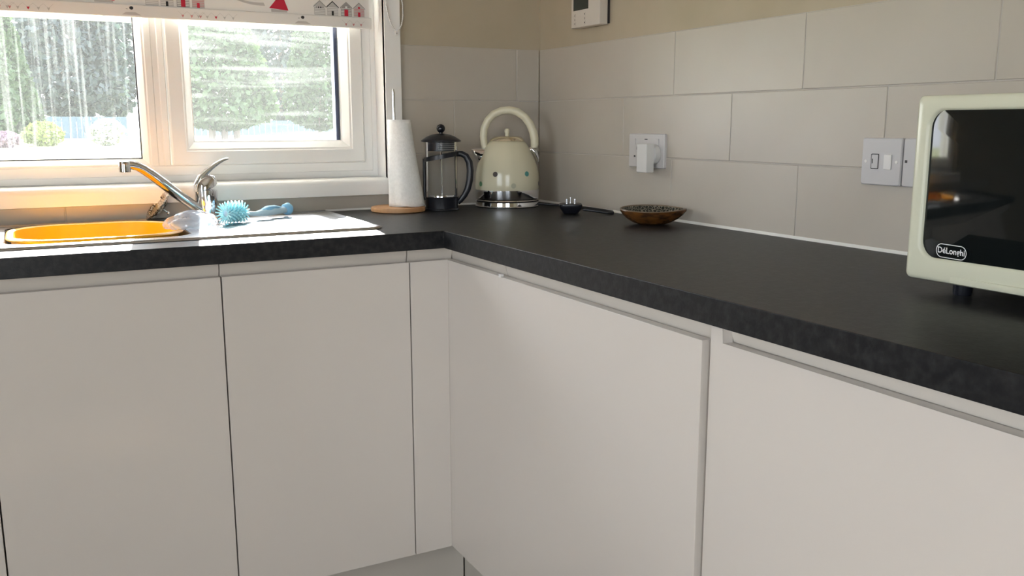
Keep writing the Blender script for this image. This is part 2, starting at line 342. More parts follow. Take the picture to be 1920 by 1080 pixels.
# ------------------------------------------------------------------ worktop
def cells_solid(xs, ys, keep, z0, z1, bev):
    bm = bmesh.new(); V = {}
    def v(i, j, k):
        if (i, j, k) not in V: V[(i, j, k)] = bm.verts.new((xs[i], ys[j], (z0, z1)[k]))
        return V[(i, j, k)]
    nx, ny = len(xs)-1, len(ys)-1
    K = lambda i, j: 0 <= i < nx and 0 <= j < ny and keep(i, j)
    for i in range(nx):
        for j in range(ny):
            if not K(i, j): continue
            for k in (0, 1): bm.faces.new([v(i, j, k), v(i+1, j, k), v(i+1, j+1, k), v(i, j+1, k)])
            for di, dj, a, c in ((-1, 0, (0, 0), (0, 1)), (1, 0, (1, 0), (1, 1)), (0, -1, (0, 0), (1, 0)), (0, 1, (0, 1), (1, 1))):
                if not K(i+di, j+dj): bm.faces.new([v(i+a[0], j+a[1], 0), v(i+c[0], j+c[1], 0), v(i+c[0], j+c[1], 1), v(i+a[0], j+a[1], 1)])
    bmesh.ops.recalc_face_normals(bm, faces=bm.faces[:])
    if bev:
        ed = [e for e in bm.edges if len(e.link_faces) == 2 and e.calc_face_angle() > 0.5]
        bmesh.ops.bevel(bm, geom=ed, offset=bev, segments=2, profile=0.5, affect='EDGES')
    o = B(); o.bm.free(); o.bm = bm; o.wn = True; return o
xs = [-1.985, -1.505, -1.115, -0.6, -0.002]; ys = [-2.24, -0.6, -0.447, -0.055, -0.002]
wt = cells_solid(xs, ys, lambda i, j: not ((i < 3 and j == 0) or (i == 1 and j == 2)), W-0.041, W, 0.0018)
tag(wt.build('worktop', M['worktop'], smooth=30), 'charcoal slate-effect laminate worktop running in an L round the corner', 'worktop')
# bead of sealant where worktop meets the tiles
b = B(); b.prism([(0.0, -2.24, W), (-0.005, -2.24, W), (0.0, -2.24, W+0.006)], (0, 2.235, 0)); b.prism([(-0.7, 0, W), (-0.7, -0.005, W), (-0.7, 0, W+0.005)], (0.7, 0, 0))
tag(b.build('trim_2', M['seal'], smooth=0), kind='structure')

# ------------------------------------------------------------------ base cabinets
DT, DB = -0.071, -0.795        # door top / bottom
def rail_sec(front):           # gently curved section of the finger rail: (depth coordinate from front, z)
    return [(0.017, -0.0415), (0.017, -0.054), (0.0185, -0.062), (0.0215, -0.070), (0.0235, -0.082), (0.036, -0.082), (0.036, -0.0415)]
def cabinet_left(x0, x1, label):
    t = thing('base_cabinet', label, 'cabinet', ((x0+x1)/2, -0.582, 0), group='cabinets under the window'); w = (x1-x0)/2
    b = B(); b.box(-w+0.001, w-0.001, 0.036, 0.55, W-0.79, W-0.36, 0); b.box(-w+0.001, w-0.001, 0.036, 0.065, W-0.37, W-0.043); b.build('carcass', M['carcass'], t, smooth=0)
    b = B(); b.prism([(-w+0.0012, y, W+z) for y, z in rail_sec(0)], (2*w-0.0024, 0, 0)); b.build('finger_rail', M['rail'], t, smooth=30)
    b = B(); b.box(-w+0.0014, w-0.0014, 0, 0.019, W+DB, W+DT, 0.0012, 2); b.build('door', M['gloss'], t)
    return t
cabinet_left(-1.541, -1.101, 'cream gloss sink cabinet door below the orange washing-up bowl')
cabinet_left(-1.101, -0.679, 'cream gloss cabinet door below the draining board')
cabinet_left(-1.981, -1.541, 'sliver of cream gloss cabinet door at the far left edge of the picture')
# corner filler: two panels meeting in the inner corner
t = thing('corner_filler', 'cream gloss corner filler panels meeting in the inner corner of the units', 'cabinet', (-0.582, -0.582, 0))
b = B(); b.box(-0.0957, -0.0002, 0.0, 0.019, W+DB, W+DT, 0.001, 2); b.build('panel', M['gloss'], t)
b = B(); b.box(0.0, 0.019, -0.2583, 0.0185, W+DB, W+DT-0.001, 0.001, 2); b.build('panel', M['gloss'], t)
b = B(); b.prism([(-0.0955, y, W+z) for y, z in rail_sec(0)], (0.0955+0.0175, 0, 0)); b.build('finger_rail', M['rail'], t, smooth=30)
b = B(); b.prism([(x, -0.2583, W+z) for x, z in rail_sec(0)], (0, 0.2583+0.030, 0)); b.build('finger_rail', M['rail'], t, smooth=30)
b = B(); b.box(0.036, 0.5, -0.2583, 0.5, W-0.79, W-0.6); b.box(0.036, 0.06, -0.2583, 0.036, W-0.7, W-0.043); b.build('carcass', M['carcass'], t, smooth=0)
# wide door beside the corner
t = thing('base_cabinet', 'wide cream gloss cabinet door right of the inner corner, below the wooden dish', 'cabinet', (-0.582, -1.17, 0), group='cabinets along the right wall')
y1, y0 = 0.328, -0.326
b = B(); b.box(-0.002, 0.017, y0, y1, W+DB, W+DT-0.001, 0.0015, 2); b.build('door', M['gloss'], t)
b = B(); b.prism([(x, -0.330, W+z) for x, z in rail_sec(0)], (0, 0.658, 0)); b.build('finger_rail', M['rail'], t, smooth=30)
b = B(); b.box(0.036, 0.55, -0.33, 0.328, W-0.79, W-0.36); b.box(0.036, 0.06, -0.33, 0.328, W-0.4, W-0.043); b.build('carcass', M['carcass'], t, smooth=0)
b = B(); b.box(-0.0028, 0.006, 0.317, 0.325, W+DT-0.003, W+DT+0.004, 0.0008); b.build('door_bumper', M['white_plastic'], t)
# next unit, its panel notched for the grip
t = thing('base_cabinet', 'cream gloss cabinet panel below the microwave with a notched finger grip', 'cabinet', (-0.582, -1.83, 0), group='cabinets along the right wall')
y1, y0 = 0.325, -0.40
b = B(); FX = 0.006
pts = [(FX, y0, W+DB), (FX, y1, W+DB), (FX, y1, W-0.042), (FX, 0.299, W-0.042), (FX, 0.299, W+DT), (FX, y0, W+DT)]
b.prism(pts, (0.019, 0, 0))
bmesh.ops.bevel(b.bm, geom=b.bm.edges[:], offset=0.0012, segments=2, profile=0.5, affect='EDGES'); b.wn = True; b.build('door', M['gloss'], t)
b = B(); b.prism([(x+0.006, y0, W+z) for x, z in rail_sec(0)], (0, 0.299-y0, 0)); b.build('finger_rail', M['rail'], t, smooth=30)
b = B(); b.box(0.044, 0.55, y0, y1, W-0.79, W-0.36); b.box(0.044, 0.07, y0, y1, W-0.4, W-0.043); b.build('carcass', M['carcass'], t, smooth=0)
# plinths
b = B(); b.box(-1.98, -0.5255, -0.527, -0.510, 0.0, W+DB-0.002, 0.001); tag(b.build('plinth', M['plinth']), 'grey-beige plinth board under the window-side cabinets', 'plinth')
b = B(); b.box(-0.523, -0.506, -2.23, -0.5275, 0.0, W+DB-0.002, 0.001); tag(b.build('plinth', M['plinth']), 'grey-beige plinth board under the right-hand cabinets', 'plinth')

# ------------------------------------------------------------------ sink
SINK = thing('sink', 'stainless steel inset sink with ribbed draining board below the window', 'sink', (-1.16, -0.265, W))
sx0, sx1, sy0, sy1 = -0.50, 0.456, -0.238, 0.238       # local outline
bx0, bx1, by0, by1 = -0.340, 0.040, -0.177, 0.205      # local basin outline
def sd_rr(x, y, x0, x1, y0, y1, r):
    qx = abs(x-(x0+x1)/2)-(x1-x0)/2+r; qy = abs(y-(y0+y1)/2)-(y1-y0)/2+r
    return math.hypot(max(qx, 0), max(qy, 0))+min(max(qx, qy), 0)-r
def sm(a, b_, x): t_ = min(max((x-a)/(b_-a), 0), 1); return t_*t_*(3-2*t_)
def sink_h(x, y):
    d = -sd_rr(x, y, sx0, sx1, sy0, sy1, 0.035)
    z = 0.0010+0.0055*sm(0, 0.005, d)-0.0035*sm(0.010, 0.018, d)
    # ribbed drainer
    dd = -sd_rr(x, y, 0.115, 0.425, -0.200, 0.205, 0.03)
    if dd > 0:
        z -= 0.002*sm(0, 0.012, dd)
        fall = sm(0.0, 0.03, dd)
        z += fall*0.0034*max(0, math.cos(y*2*math.pi/0.034))
    return z
def grid_part(x0, x1, y0, y1, step, zf, keep):
    bm = bmesh.new(); nx = int((x1-x0)/step); ny = int((y1-y0)/step); vs2 = {}
    def v(i, j):
        if (i, j) not in vs2:
            x = x0+(x1-x0)*i/nx; y = y0+(y1-y0)*j/ny; vs2[(i, j)] = bm.verts.new((x, y, zf(x, y)))
        return vs2[(i, j)]
    for i in range(nx):
        for j in range(ny):
            x = x0+(x1-x0)*(i+.5)/nx; y = y0+(y1-y0)*(j+.5)/ny
            if keep(x, y): bm.faces.new([v(i, j), v(i+1, j), v(i+1, j+1), v(i, j+1)])
    o = B(); o.bm.free(); o.bm = bm; return o
g = grid_part(sx0, sx1, sy0, sy1, 0.004, sink_h, lambda x, y: sd_rr(x, y, sx0, sx1, sy0, sy1, 0.035) < 0 and sd_rr(x, y, bx0+0.004, bx1-0.004, by0+0.004, by1-0.004, 0.06) > 0)
g.build('deck', M['steel'], SINK, smooth=60)
def basin_z(d): return 0.003-0.012*sm(-0.002, 0.008, d)-0.14*sm(0.004, 0.030, d)
g = B(); L_ = []
for ins, z in ((-0.006, 0.0032), (0.0, 0.0028), (0.004, -0.001), (0.007, -0.010), (0.012, -0.12), (0.025, -0.148), (0.06, -0.152), (0.12, -0.154)):
    L_.append([(x, y, z) for x, y in rr(bx0+ins, bx1-ins, by0+ins, by1-ins, max(0.06-ins*0.4, 0.02), 8)])
g.loops(L_, False, True); g.build('basin', M['steel'], SINK, smooth=50)

# orange washing-up bowl standing in the basin
t = thing('washing_up_bowl', 'orange plastic washing-up bowl standing in the sink basin', 'bowl', (-1.312, -0.250, W-0.0075))
b = B(); L_ = []
for ins, z in ((0.045, -0.143), (0.030, -0.140), (0.022, -0.130), (0.008, -0.02), (0.006, 0.006), (-0.002, 0.008), (-0.004, 0.011), (-0.001, 0.0145), (0.006, 0.0155), (0.0105, 0.013), (0.012, 0.004), (0.028, -0.128), (0.036, -0.137), (0.055, -0.139)):
    L_.append([(x, y, z) for x, y in rr(-0.176+ins, 0.176-ins, -0.172+ins, 0.166-ins, max(0.11-ins*0.5, 0.02), 10)])
b.loops(L_, True, True); b.build('tub', M['orange'], t, smooth=50)

# ------------------------------------------------------------------ mixer tap
t = thing('mixer_tap', 'chrome mixer tap with raised lever and long swivel spout', 'tap', (-1.035, -0.075, W+0.0045))
b = B(); b.lathe([(0.0305, 0), (0.0305, 0.004), (0.028, 0.006), (0.0275, 0.034), (0.0268, 0.0345), (0.0268, 0.0355), (0.0275, 0.036), (0.0283, 0.066), (0.0278, 0.072), (0.022, 0.075)], 36); b.build('body', M['chrome'], t)
b = B()   # slanted cap
Lc = []
for k, (r, h) in enumerate(((0.025, 0.0), (0.0295, 0.003), (0.0288, 0.017), (0.024, 0.028), (0.014, 0.034), (0.004, 0.036))):
    Lc.append([Vector((r*math.cos(a)-0.001, r*math.sin(a), 0.074+h+0.30*r*math.cos(a)*(1-h*4))) for a in [2*math.pi*j/32 for j in range(32)]])
b.loops(Lc, True, True); cap_ = b.build('cap', M['chrome'], t, smooth=50)
b = B(); pts = [(-0.024, 0, 0.084), (-0.012, 0, 0.104), (0.004, 0, 0.119), (0.020, 0, 0.131), (0.036, 0, 0.142), (0.050, 0, 0.149), (0.060, 0, 0.151)]
b.tube(pts, [0.008, 0.010, 0.0085, 0.0062, 0.005, 0.0042, 0.0025], 14, flat=1.7, upv=(0, 0, 1)); b.build('lever', M['chrome'], t, smooth=60)
b = B(); tip = Vector((-0.185, -0.085, 0.148))
pts = [(-0.004, -0.004, 0.012), (-0.03, -0.016, 0.030), (-0.07, -0.034, 0.062), (-0.11, -0.052, 0.096), (-0.14, -0.066, 0.121), (-0.158, -0.074, 0.134), (-0.172, -0.080, 0.141), (-0.186, -0.0865, 0.144), (-0.198, -0.092, 0.144)]
b.tube(pts, [0.0125, 0.0126, 0.013, 0.0132, 0.0126, 0.0118, 0.0112, 0.0108, 0.0105], 18, flat=1.15); sp = b.build('spout', M['chrome'], t, smooth=60)
b = B(); b.lathe([(0.0105, 0), (0.0135, 0.001), (0.0138, 0.012), (0.013, 0.020), (0.0135, 0.0205), (0.0128, 0.026), (0.006, 0.0275)], 28, (-0.198, -0.092, 0.1265)); b.build('aerator', M['chrome'], sp)

# strainer leaning on the wall behind the tap
t = thing('sink_strainer', 'perforated steel sink strainer propped against the tiles behind the tap spout', 'strainer', (-1.150, -0.036, W+0.006))
rot = Matrix.Rotation(math.radians(-50), 4, 'Y') @ Matrix.Rotation(math.radians(5), 4, 'X')
def tr_build(b, name, m, parent, loc, rot=rot):
    o = b.build(name, m, parent, smooth=50); o.matrix_local = Matrix.Translation(loc) @ rot; return o
b = B(); b.lathe([(0.0425, 0), (0.0435, 0.002), (0.041, 0.0045), (0.033, 0.0035), (0.030, -0.004), (0.024, -0.010), (0.001, -0.012)], 40); tr_build(b, 'basket', M['mesh_steel'], t, (0, -0.010, 0.0325))
b = B(); b.tube([(0, 0, -0.012), (0, 0, -0.03)], 0.0022, 8); b.sphere((0, 0, -0.031), 0.0045); tr_build(b, 'stem', M['chrome'], t, (0, -0.010, 0.0325))

# crumpled clear plastic bag between bowl and tap
t_ = B(); bm = t_.bm; bmesh.ops.create_icosphere(bm, subdivisions=4, radius=1.0)
rnd = random.Random(5)
dirs = [Vector((rnd.gauss(0, 1), rnd.gauss(0, 1), rnd.gauss(0, 1))).normalized() for _ in range(26)]
for v in bm.verts:
    n_ = v.co.normalized(); c_ = max(n_.dot(d_) for d_ in dirs); k_ = 0.66+0.75*(c_-0.6)+0.08*math.sin(9*n_.x+7*n_.y)
    v.co = Vector((n_.x*k_*0.066, n_.y*k_*0.050, max(n_.z*k_*0.030, -0.010)+0.0098))
bag = t_.build('plastic_bag', M['clear_pl'], smooth=12); bag.location = (-1.110, -0.305, W+0.0062); bag.rotation_euler = (0, 0, 0.3)
tag(bag, 'crumpled clear plastic bag between the orange bowl and the blue brush', 'bag')

# washing-up brush
bd = Vector((0.186, 0.122, 0)); blen = bd.length; brz = math.atan2(bd.y, bd.x)
t = thing('dish_brush', 'pale blue dish brush with turquoise bristles lying on the draining board', 'brush', (-1.020, -0.250, W+0.006), brz)
b = B(); b.tube([(0.0, 0, 0.024), (0.055, 0, 0.022), (0.075, 0, 0.018), (0.098, 0, 0.015), (0.125, 0, 0.016), (0.155, 0, 0.018), (0.185, 0, 0.017), (0.212, 0, 0.016)], [0.010, 0.009, 0.0055, 0.006, 0.010, 0.0115, 0.0095, 0.008], 16, flat=1.2); b.build('handle', M['blue_light'], t, smooth=60)
b = B(); b.tube([(0.120, 0, 0.0185), (0.14, 0, 0.022), (0.165, 0, 0.0225), (0.195, 0, 0.019)], [0.007, 0.0105, 0.0095, 0.006], 14, flat=1.15); b.build('grip_inlay', M['blue'], t, smooth=60)
b = B(); b.tube([(0.200, 0, 0.016), (0.205, 0, 0.0175), (0.216, 0, 0.018), (0.222, 0, 0.018)], [0.008, 0.0145, 0.0165, 0.013], 18, flat=1.0); b.build('end_cap', M['blue'], t, smooth=60)
b = B()
rnd = random.Random(3)
for i in range(10):
    for k in range(17):
        a = 2*math.pi*(k+0.5*(i % 2))/17; x = -0.002+i*0.006
        ln = (0.029 if i > 1 else 0.026)*rnd.uniform(0.93, 1.05)
        tip = Vector((x-0.003+(-0.006 if i == 0 else 0), math.sin(a)*ln, 0.024+math.cos(a)*ln)); tip.z = max(tip.z, 0.0012)
        b.tube([(x, math.sin(a)*0.008, 0.024+math.cos(a)*0.008), tip], [0.0019, 0.0016], 5)
tag(b.build('bristles', M['bristle'], t, smooth=0), kind='stuff')

# ------------------------------------------------------------------ kitchen roll on its stand
t = thing('paper_towel_holder', 'round beech base with a thin chrome rod carrying the paper towel', 'holder', (-0.518, -0.100, W))
b = B(); b.lathe([(0.073, 0), (0.0765, 0.002), (0.077, 0.010), (0.0755, 0.0135), (0.072, 0.0145)], 56); b.build('base', M['wood'], t)
b = B(); b.tube([(-0.006, 0, 0.012), (-0.006, 0, 0.330), (-0.007, 0, 0.3395)], [0.0042, 0.0040, 0.002], 14); b.build('rod', M['chrome'], t, smooth=60)
t = thing('paper_towel_roll', 'white paper towel roll with a loose flared sheet, on the wooden stand', 'paper towel', (-0.510, -0.100, W+0.0148), -0.4933)
b = B()
def roll_r(a, z): return 0.0305
b.lathe([(0.022, 0.001), (0.0305, 0.0), (0.0308, 0.12), (0.0305, 0.239), (0.0215, 0.239), (0.0212, 0.12), (0.022, 0.001)], 40, cap0=False, cap1=False); b.build('roll', M['paper'], t, smooth=50)
b = B(); Ls = []
for i in range(25):                       # the loose end: wraps from the front round to the right, flaring towards the hem
    z = 0.239*i/24; fl_ = (1-z/0.239)**1.15
    row = []
    for j in range(33):
        a = math.radians(-165+255*j/32); out = 0.0325+0.034*fl_*max(0, math.cos((a-math.radians(8))*0.72))**1.3+0.0022*math.sin(5*a+2)*fl_
        row.append((out*math.cos(a), out*math.sin(a), z+0.0015*math.sin(3*a)*(1 if i == 0 else 0)+0.0017))
    Ls.append(row)
b.loops(Ls, False, False, closed=False); sh = b.build('loose_sheet', M['paper'], t, smooth=60)
sd = sh.modifiers.new('thickness', 'SOLIDIFY'); sd.thickness = 0.0006; sd.offset = 0

# ------------------------------------------------------------------ cafetiere
t = thing('cafetiere', 'glass cafetiere with black frame, domed lid and ball knob', 'coffee press', (-0.388, -0.112, W), -0.4933)
b = B(); b.lathe([(0.049, 0), (0.050, 0.002), (0.0495, 0.004), (0.0465, 0.006), (0.047, 0.030), (0.049, 0.037), (0.046, 0.037), (0.044, 0.02), (0.02, 0.018)], 48); b.build('base_cup', M['black'], t)
b = B(); b.lathe([(0.001, 0.022), (0.043, 0.022), (0.0455, 0.026), (0.0462, 0.04), (0.0462, 0.19), (0.0475, 0.194)], 48, cap1=False); b.build('jug', M['glass'], t, smooth=50)
b = B(); n = 48; ringL = []
for j in range(n):
    a = 2*math.pi*j/n; zc = 0.152+0.009*math.cos(a); c_, s_ = math.cos(a), math.sin(a)
    ringL.append([(0.0466*c_, 0.0466*s_, zc-0.006), (0.0500*c_, 0.0500*s_, zc-0.006), (0.0500*c_, 0.0500*s_, zc+0.006), (0.0466*c_, 0.0466*s_, zc+0.006)])
b.loops(ringL, ring=True); b.build('collar', M['black'], t, smooth=40)
b = B(); b.tube([(-0.0485, 0, 0.028), (-0.0492, 0, 0.06), (-0.0492, 0, 0.146)], [0.0042]*3, 10, flat=1.0); b.build('strut', M['black'], t)
b = B(); b.tube([(0.044, 0, 0.160), (0.058, 0, 0.160), (0.071, 0, 0.153), (0.080, 0, 0.136), (0.083, 0, 0.112), (0.081, 0, 0.085), (0.075, 0, 0.060), (0.066, 0, 0.042), (0.055, 0, 0.028), (0.046, 0, 0.020)], [0.0060, 0.0066, 0.0072, 0.0078, 0.008, 0.0078, 0.0074, 0.0068, 0.006, 0.0055], 14, flat=1.3, upv=(1, 0, 0)); b.build('handle', M['black'], t, smooth=60)
b = B(); b.lathe([(0.050, 0.193), (0.0575, 0.1945), (0.057, 0.1975), (0.050, 0.202), (0.040, 0.2085), (0.026, 0.214), (0.012, 0.2165), (0.006, 0.217)], 48); lid = b.build('lid', M['black'], t, smooth=60)
b = B(); b.cyl((0, 0, 0.215), (0, 0, 0.224), 0.006, 0.005, 18); b.sphere((0, 0, 0.231), 0.0125); b.build('knob', M['black_gloss'], lid, smooth=60)
b = B(); b.lathe([(0.0425, 0.168), (0.0425, 0.193), (0.040, 0.193), (0.040, 0.168)], 40, cap0=False, cap1=False, ring=True)
b.build('strainer_guard', M['black'], lid, smooth=40)
b = B()
for k in range(22):
    for r_ in range(4):
        a = math.radians(-95+k*4.6); z = 0.172+r_*0.0055; c_, s_ = math.cos(a), math.sin(a)
        P = lambda da, dz: ((0.0427)*math.cos(a+da), 0.0427*math.sin(a+da), z+dz)
        b.poly([P(-0.026, -0.0011), P(0.026, -0.0011), P(0.026, 0.0011), P(-0.026, 0.0011)])
tag(b.build('perforations', M['p_lgrey'], lid, smooth=0), kind='stuff')
b = B(); b.cyl((0, 0, 0.045), (0, 0, 0.2), 0.0022, n=10); pr = b.build('plunger_rod', M['chrome'], t)
b = B(); b.lathe([(0.002, 0.045), (0.043, 0.043), (0.0435, 0.041), (0.0435, 0.038), (0.04, 0.037), (0.002, 0.0375)], 40); b.build('filter_disc', M['chrome'], t)

# ------------------------------------------------------------------ kettle
KR = -0.4933
t = thing('kettle', 'cream pyramid kettle with coloured spots and arched handle in the corner', 'kettle', (-0.172, -0.108, W), KR)
b = B(); b.lathe([(0.094, 0.0), (0.0965, 0.002), (0.0968, 0.004), (0.0945, 0.006), (0.0935, 0.016), (0.0955, 0.0185), (0.096, 0.021), (0.094, 0.023)], 64); b.build('power_base', M['chrome'], t)
kprof = [(0.0955, 0.052), (0.0965, 0.058), (0.0962, 0.072), (0.0955, 0.090), (0.0940, 0.105), (0.0895, 0.122), (0.0835, 0.138), (0.0770, 0.154), (0.0695, 0.169), (0.060, 0.184), (0.053, 0.192), (0.048, 0.194)]
b = B(); b.lathe([(0.090, 0.023), (0.0942, 0.0245), (0.0952, 0.028), (0.0952, 0.0525), (0.09, 0.0535)], 64); b.build('chrome_band', M['chrome'], t)
b = B(); b.lathe(kprof, 64); body = b.build('body', M['cream'], t, smooth=60)
b = B(); b.lathe([(0.050, 0.1935), (0.0525, 0.1945), (0.0505, 0.199), (0.043, 0.2055), (0.036, 0.2085), (0.012, 0.2095)], 48); lid = b.build('lid', mat('warm_chrome', (0.80, 0.74, 0.62), 0.12, 1.0), t, smooth=40)
b = B(); b.lathe([(0.006, 0.208), (0.0055, 0.215), (0.007, 0.2195), (0.0078, 0.224), (0.006, 0.229), (0.002, 0.2305)], 24); b.build('knob', M['cream_p'], lid, smooth=60)
b = B(); b.tube([(-0.063, 0, 0.168), (-0.0685, 0, 0.186), (-0.0705, 0, 0.207), (-0.0675, 0, 0.231), (-0.057, 0, 0.254), (-0.040, 0, 0.272), (-0.018, 0, 0.2815), (0.006, 0, 0.284), (0.030, 0, 0.279), (0.051, 0, 0.265), (0.067, 0, 0.245), (0.077, 0, 0.222), (0.0815, 0, 0.199), (0.082, 0, 0.184), (0.080, 0, 0.174)],
    [0.010, 0.0105, 0.011, 0.0112, 0.0112, 0.0112, 0.0113, 0.0115, 0.0117, 0.0119, 0.012, 0.0122, 0.0123, 0.0118, 0.010], 18, upv=(1, 0, 0)); b.build('handle', M['cream_p'], t, smooth=60)
b = B(); b.tube([(0.060, 0, 0.166), (0.074, 0, 0.170), (0.083, 0, 0.160), (0.090, 0, 0.144), (0.091, 0, 0.132)], [0.009, 0.0085, 0.008, 0.006, 0.003], 14, flat=1.6, upv=(0, 0, 1)); b.build('handle_bracket', M['chrome'], t, smooth=60)
b = B(); Lp = []
for x, zc, hw, hh in ((-0.056, 0.152, 0.034, 0.027), (-0.080, 0.153, 0.026, 0.0225), (-0.094, 0.160, 0.018, 0.0135), (-0.1055, 0.168, 0.011, 0.005)):
    Lp.append([(x+(0.35*hh*math.sin(a) if x > -0.1 else 0), hw*math.cos(a), zc+hh*math.sin(a)) for a in [2*math.pi*j/20 for j in range(20)]])
b.loops(Lp, True, True); b.build('spout', M['chrome'], t, smooth=60)
def kr(z):
    for (r0, z0), (r1, z1) in zip(kprof, kprof[1:]):
        if z0 <= z <= z1: return r0+(r1-r0)*(z-z0)/(z1-z0)
    return kprof[0][0]
M['spots'] = [mat('brown_spot', (0.05, 0.03, 0.025), 0.3), mat('teal_spot', (0.10, 0.34, 0.30), 0.3), mat('green_spot', (0.12, 0.28, 0.14), 0.3), mat('pale_olive_spot', (0.46, 0.45, 0.33), 0.3), mat('black_spot', (0.02, 0.018, 0.018), 0.3)]
for xl, z, mi in ((-0.034, 0.100, 0), (0.0575, 0.1005, 1), (-0.077, 0.0705, 2), (0.019, 0.067, 3), (0.0935, 0.070, 4)):
    a0 = -math.acos(max(-1, min(1, xl/kr(z)))); b = B(); ctr = []; R_ = 0.0075
    pts = []
    for j in range(20):
        q = 2*math.pi*j/20; zz = z+R_*math.sin(q); a = a0+R_*math.cos(q)/kr(z); r = kr(zz)+0.0005; pts.append((r*math.cos(a), r*math.sin(a), zz))
    b.poly(pts); b.build('spot', M['spots'][mi], body, smooth=0)
# cord and plug lying on the worktop
inv = Matrix.Rotation(-KR, 3, 'Z'); K0 = Vector((-0.172, -0.108, W))
def kl(x, y, z): return inv @ (Vector((x, y, W+z))-K0)
b = B(); b.tube([kl(-0.088, -0.150, 0.008), kl(-0.06, -0.165, 0.005), kl(-0.035, -0.2, 0.004), kl(-0.022, -0.26, 0.004), kl(-0.016, -0.33, 0.004), kl(-0.016, -0.40, 0.004), kl(-0.022, -0.445, 0.004), kl(-0.036, -0.468, 0.004), kl(-0.056, -0.462, 0.005), kl(-0.078, -0.440, 0.009), kl(-0.100, -0.418, 0.012)], 0.0037, 10); b.build('cord', M['black'], t, smooth=60)
pc = kl(-0.125, -0.392, 0.0)
b = B(); Lq = []
for z, s_ in ((0.0, 0.58), (0.003, 0.66), (0.012, 0.86), (0.020, 1.0), (0.026, 0.98), (0.0275, 0.9)):
    Lq.append([pc+Vector((x*s_, y*s_, z)) for x, y in rr(-0.032, 0.032, -0.029, 0.029, 0.014, 4)])
b.loops(Lq, True, True); plug = b.build('plug', M['black'], t, smooth=50)
for dx, dy, h_ in ((-0.011, -0.008, 0.0135), (0.011, -0.008, 0.0135), (0.0, 0.010, 0.017)):
    b = B(); q = pc+Vector((dx, dy, 0.027))
    if dy < 0: b.box(q.x-0.0024, q.x+0.0024, q.y-0.0016, q.y+0.0016, q.z-0.002, q.z+h_, 0.0006)
    else: b.box(q.x-0.0016, q.x+0.0016, q.y-0.003, q.y+0.003, q.z-0.002, q.z+h_, 0.0006)
    b.build('pin', M['chrome'], plug)

# ------------------------------------------------------------------ wooden dish
t = thing('wooden_dish', 'leaf-shaped brown lacquered dish with dark patterned inside, by the tiles', 'dish', (-0.100, -0.722, W), -0.62)
def dish_mat():
    m = mat('patterned_dark_inside', (0.03, 0.025, 0.02), 0.25); nt = m.node_tree; N = nt.nodes; L = nt.links; p = N['Principled BSDF']
    tc = N.new('ShaderNodeTexCoord'); w = N.new('ShaderNodeTexVoronoi'); w.feature = 'DISTANCE_TO_EDGE'; w.inputs['Scale'].default_value = 150
    L.new(tc.outputs['Object'], w.inputs['Vector'])
    r = N.new('ShaderNodeValToRGB'); r.color_ramp.elements[0].position = 0.03; r.color_ramp.elements[1].position = 0.09
    r.color_ramp.elements[0].color = (0.26, 0.23, 0.17, 1); r.color_ramp.elements[1].color = (0.02, 0.02, 0.016, 1)
    L.new(w.outputs['Distance'], r.inputs['Fac']); L.new(r.outputs['Color'], p.inputs['Base Color']); return m
M['dish_in'] = dish_mat()
n = 64
def leaf(a, s_):              # plan outline: rounded at the left, drawn to a point at the right
    c_, q = math.cos(a), math.sin(a); x = 0.076*c_; y = 0.060*q*(1-0.28*max(0, c_)**2)
    if c_ > 0.86: x += 0.012*((c_-0.86)/0.14)**1.2
    return x*s_, y*s_
A = [2*math.pi*j/n for j in range(n)]
def rimz(a): return 0.034+0.003*math.sin(a)-0.004*math.cos(a)*0+0.004*max(0, math.sin(a))
b = B(); b.loops([[(*leaf(a, s_), z*(1+0.10*math.sin(a)*(z > 0.02))) for a in A] for s_, z in ((0.25, 0.0), (0.40, 0.0008), (0.58, 0.006), (0.76, 0.0145), (0.90, 0.0245), (0.985, 0.034), (1.0, 0.0375))], True, False)
b.build('outer_shell', M['dish_out'], t, smooth=60)
b = B(); b.loops([[(*leaf(a, s_), z*(1+0.10*math.sin(a))) for a in A] for s_, z in ((1.0, 0.0374), (0.985, 0.0398), (0.955, 0.0398), (0.945, 0.0375))], False, False); b.build('rim', M['dish_rim'], t, smooth=60)
b = B(); b.loops([[(*leaf(a, s_), z*(1+0.10*math.sin(a)*(z > 0.02))) for a in A] for s_, z in ((0.946, 0.0376), (0.88, 0.029), (0.74, 0.019), (0.56, 0.0105), (0.38, 0.006), (0.1, 0.005))], False, True); b.build('inside', M['dish_in'], t, smooth=60)

# ------------------------------------------------------------------ double socket with charger, spur switch
def plate(parent, yc, zc, w, h, m, d=0.009):
    b = B(); L_ = []
    for ins, x in ((0.0, -0.0002), (0.0, -d+0.002), (0.002, -d), ):
        L_.append([(x, y, z) for y, z in rr(yc-w/2+ins, yc+w/2-ins, zc-h/2+ins, zc+h/2-ins, 0.004, 4)])
    b.loops(L_, True, True); return b.build('face_plate', m, parent, smooth=30)
t = thing('wall_socket', 'white double wall socket on the tiles carrying a phone charger', 'socket', (0, -0.574, W+0.174))
plate(t, 0, 0, 0.152, 0.088, M['plate'])
for yc in (0.038, -0.038):
    b = B(); b.box(-0.012, -0.0085, yc+0.012*(1 if yc > 0 else -1)-0.0055, yc+0.012*(1 if yc > 0 else -1)+0.0055, 0.015, 0.031, 0.0012); b.build('rocker', M['plate'], t)
    for dy, dz, w_, h_ in ((0, 0.006, 0.004, 0.008), (-0.011, -0.015, 0.0065, 0.004), (0.011, -0.015, 0.0065, 0.004)):
        b = B(); b.box(-0.0094, -0.0088, yc+dy-w_/2, yc+dy+w_/2, dz-h_/2, dz+h_/2); b.build('slot', M['mark'], t, smooth=0)
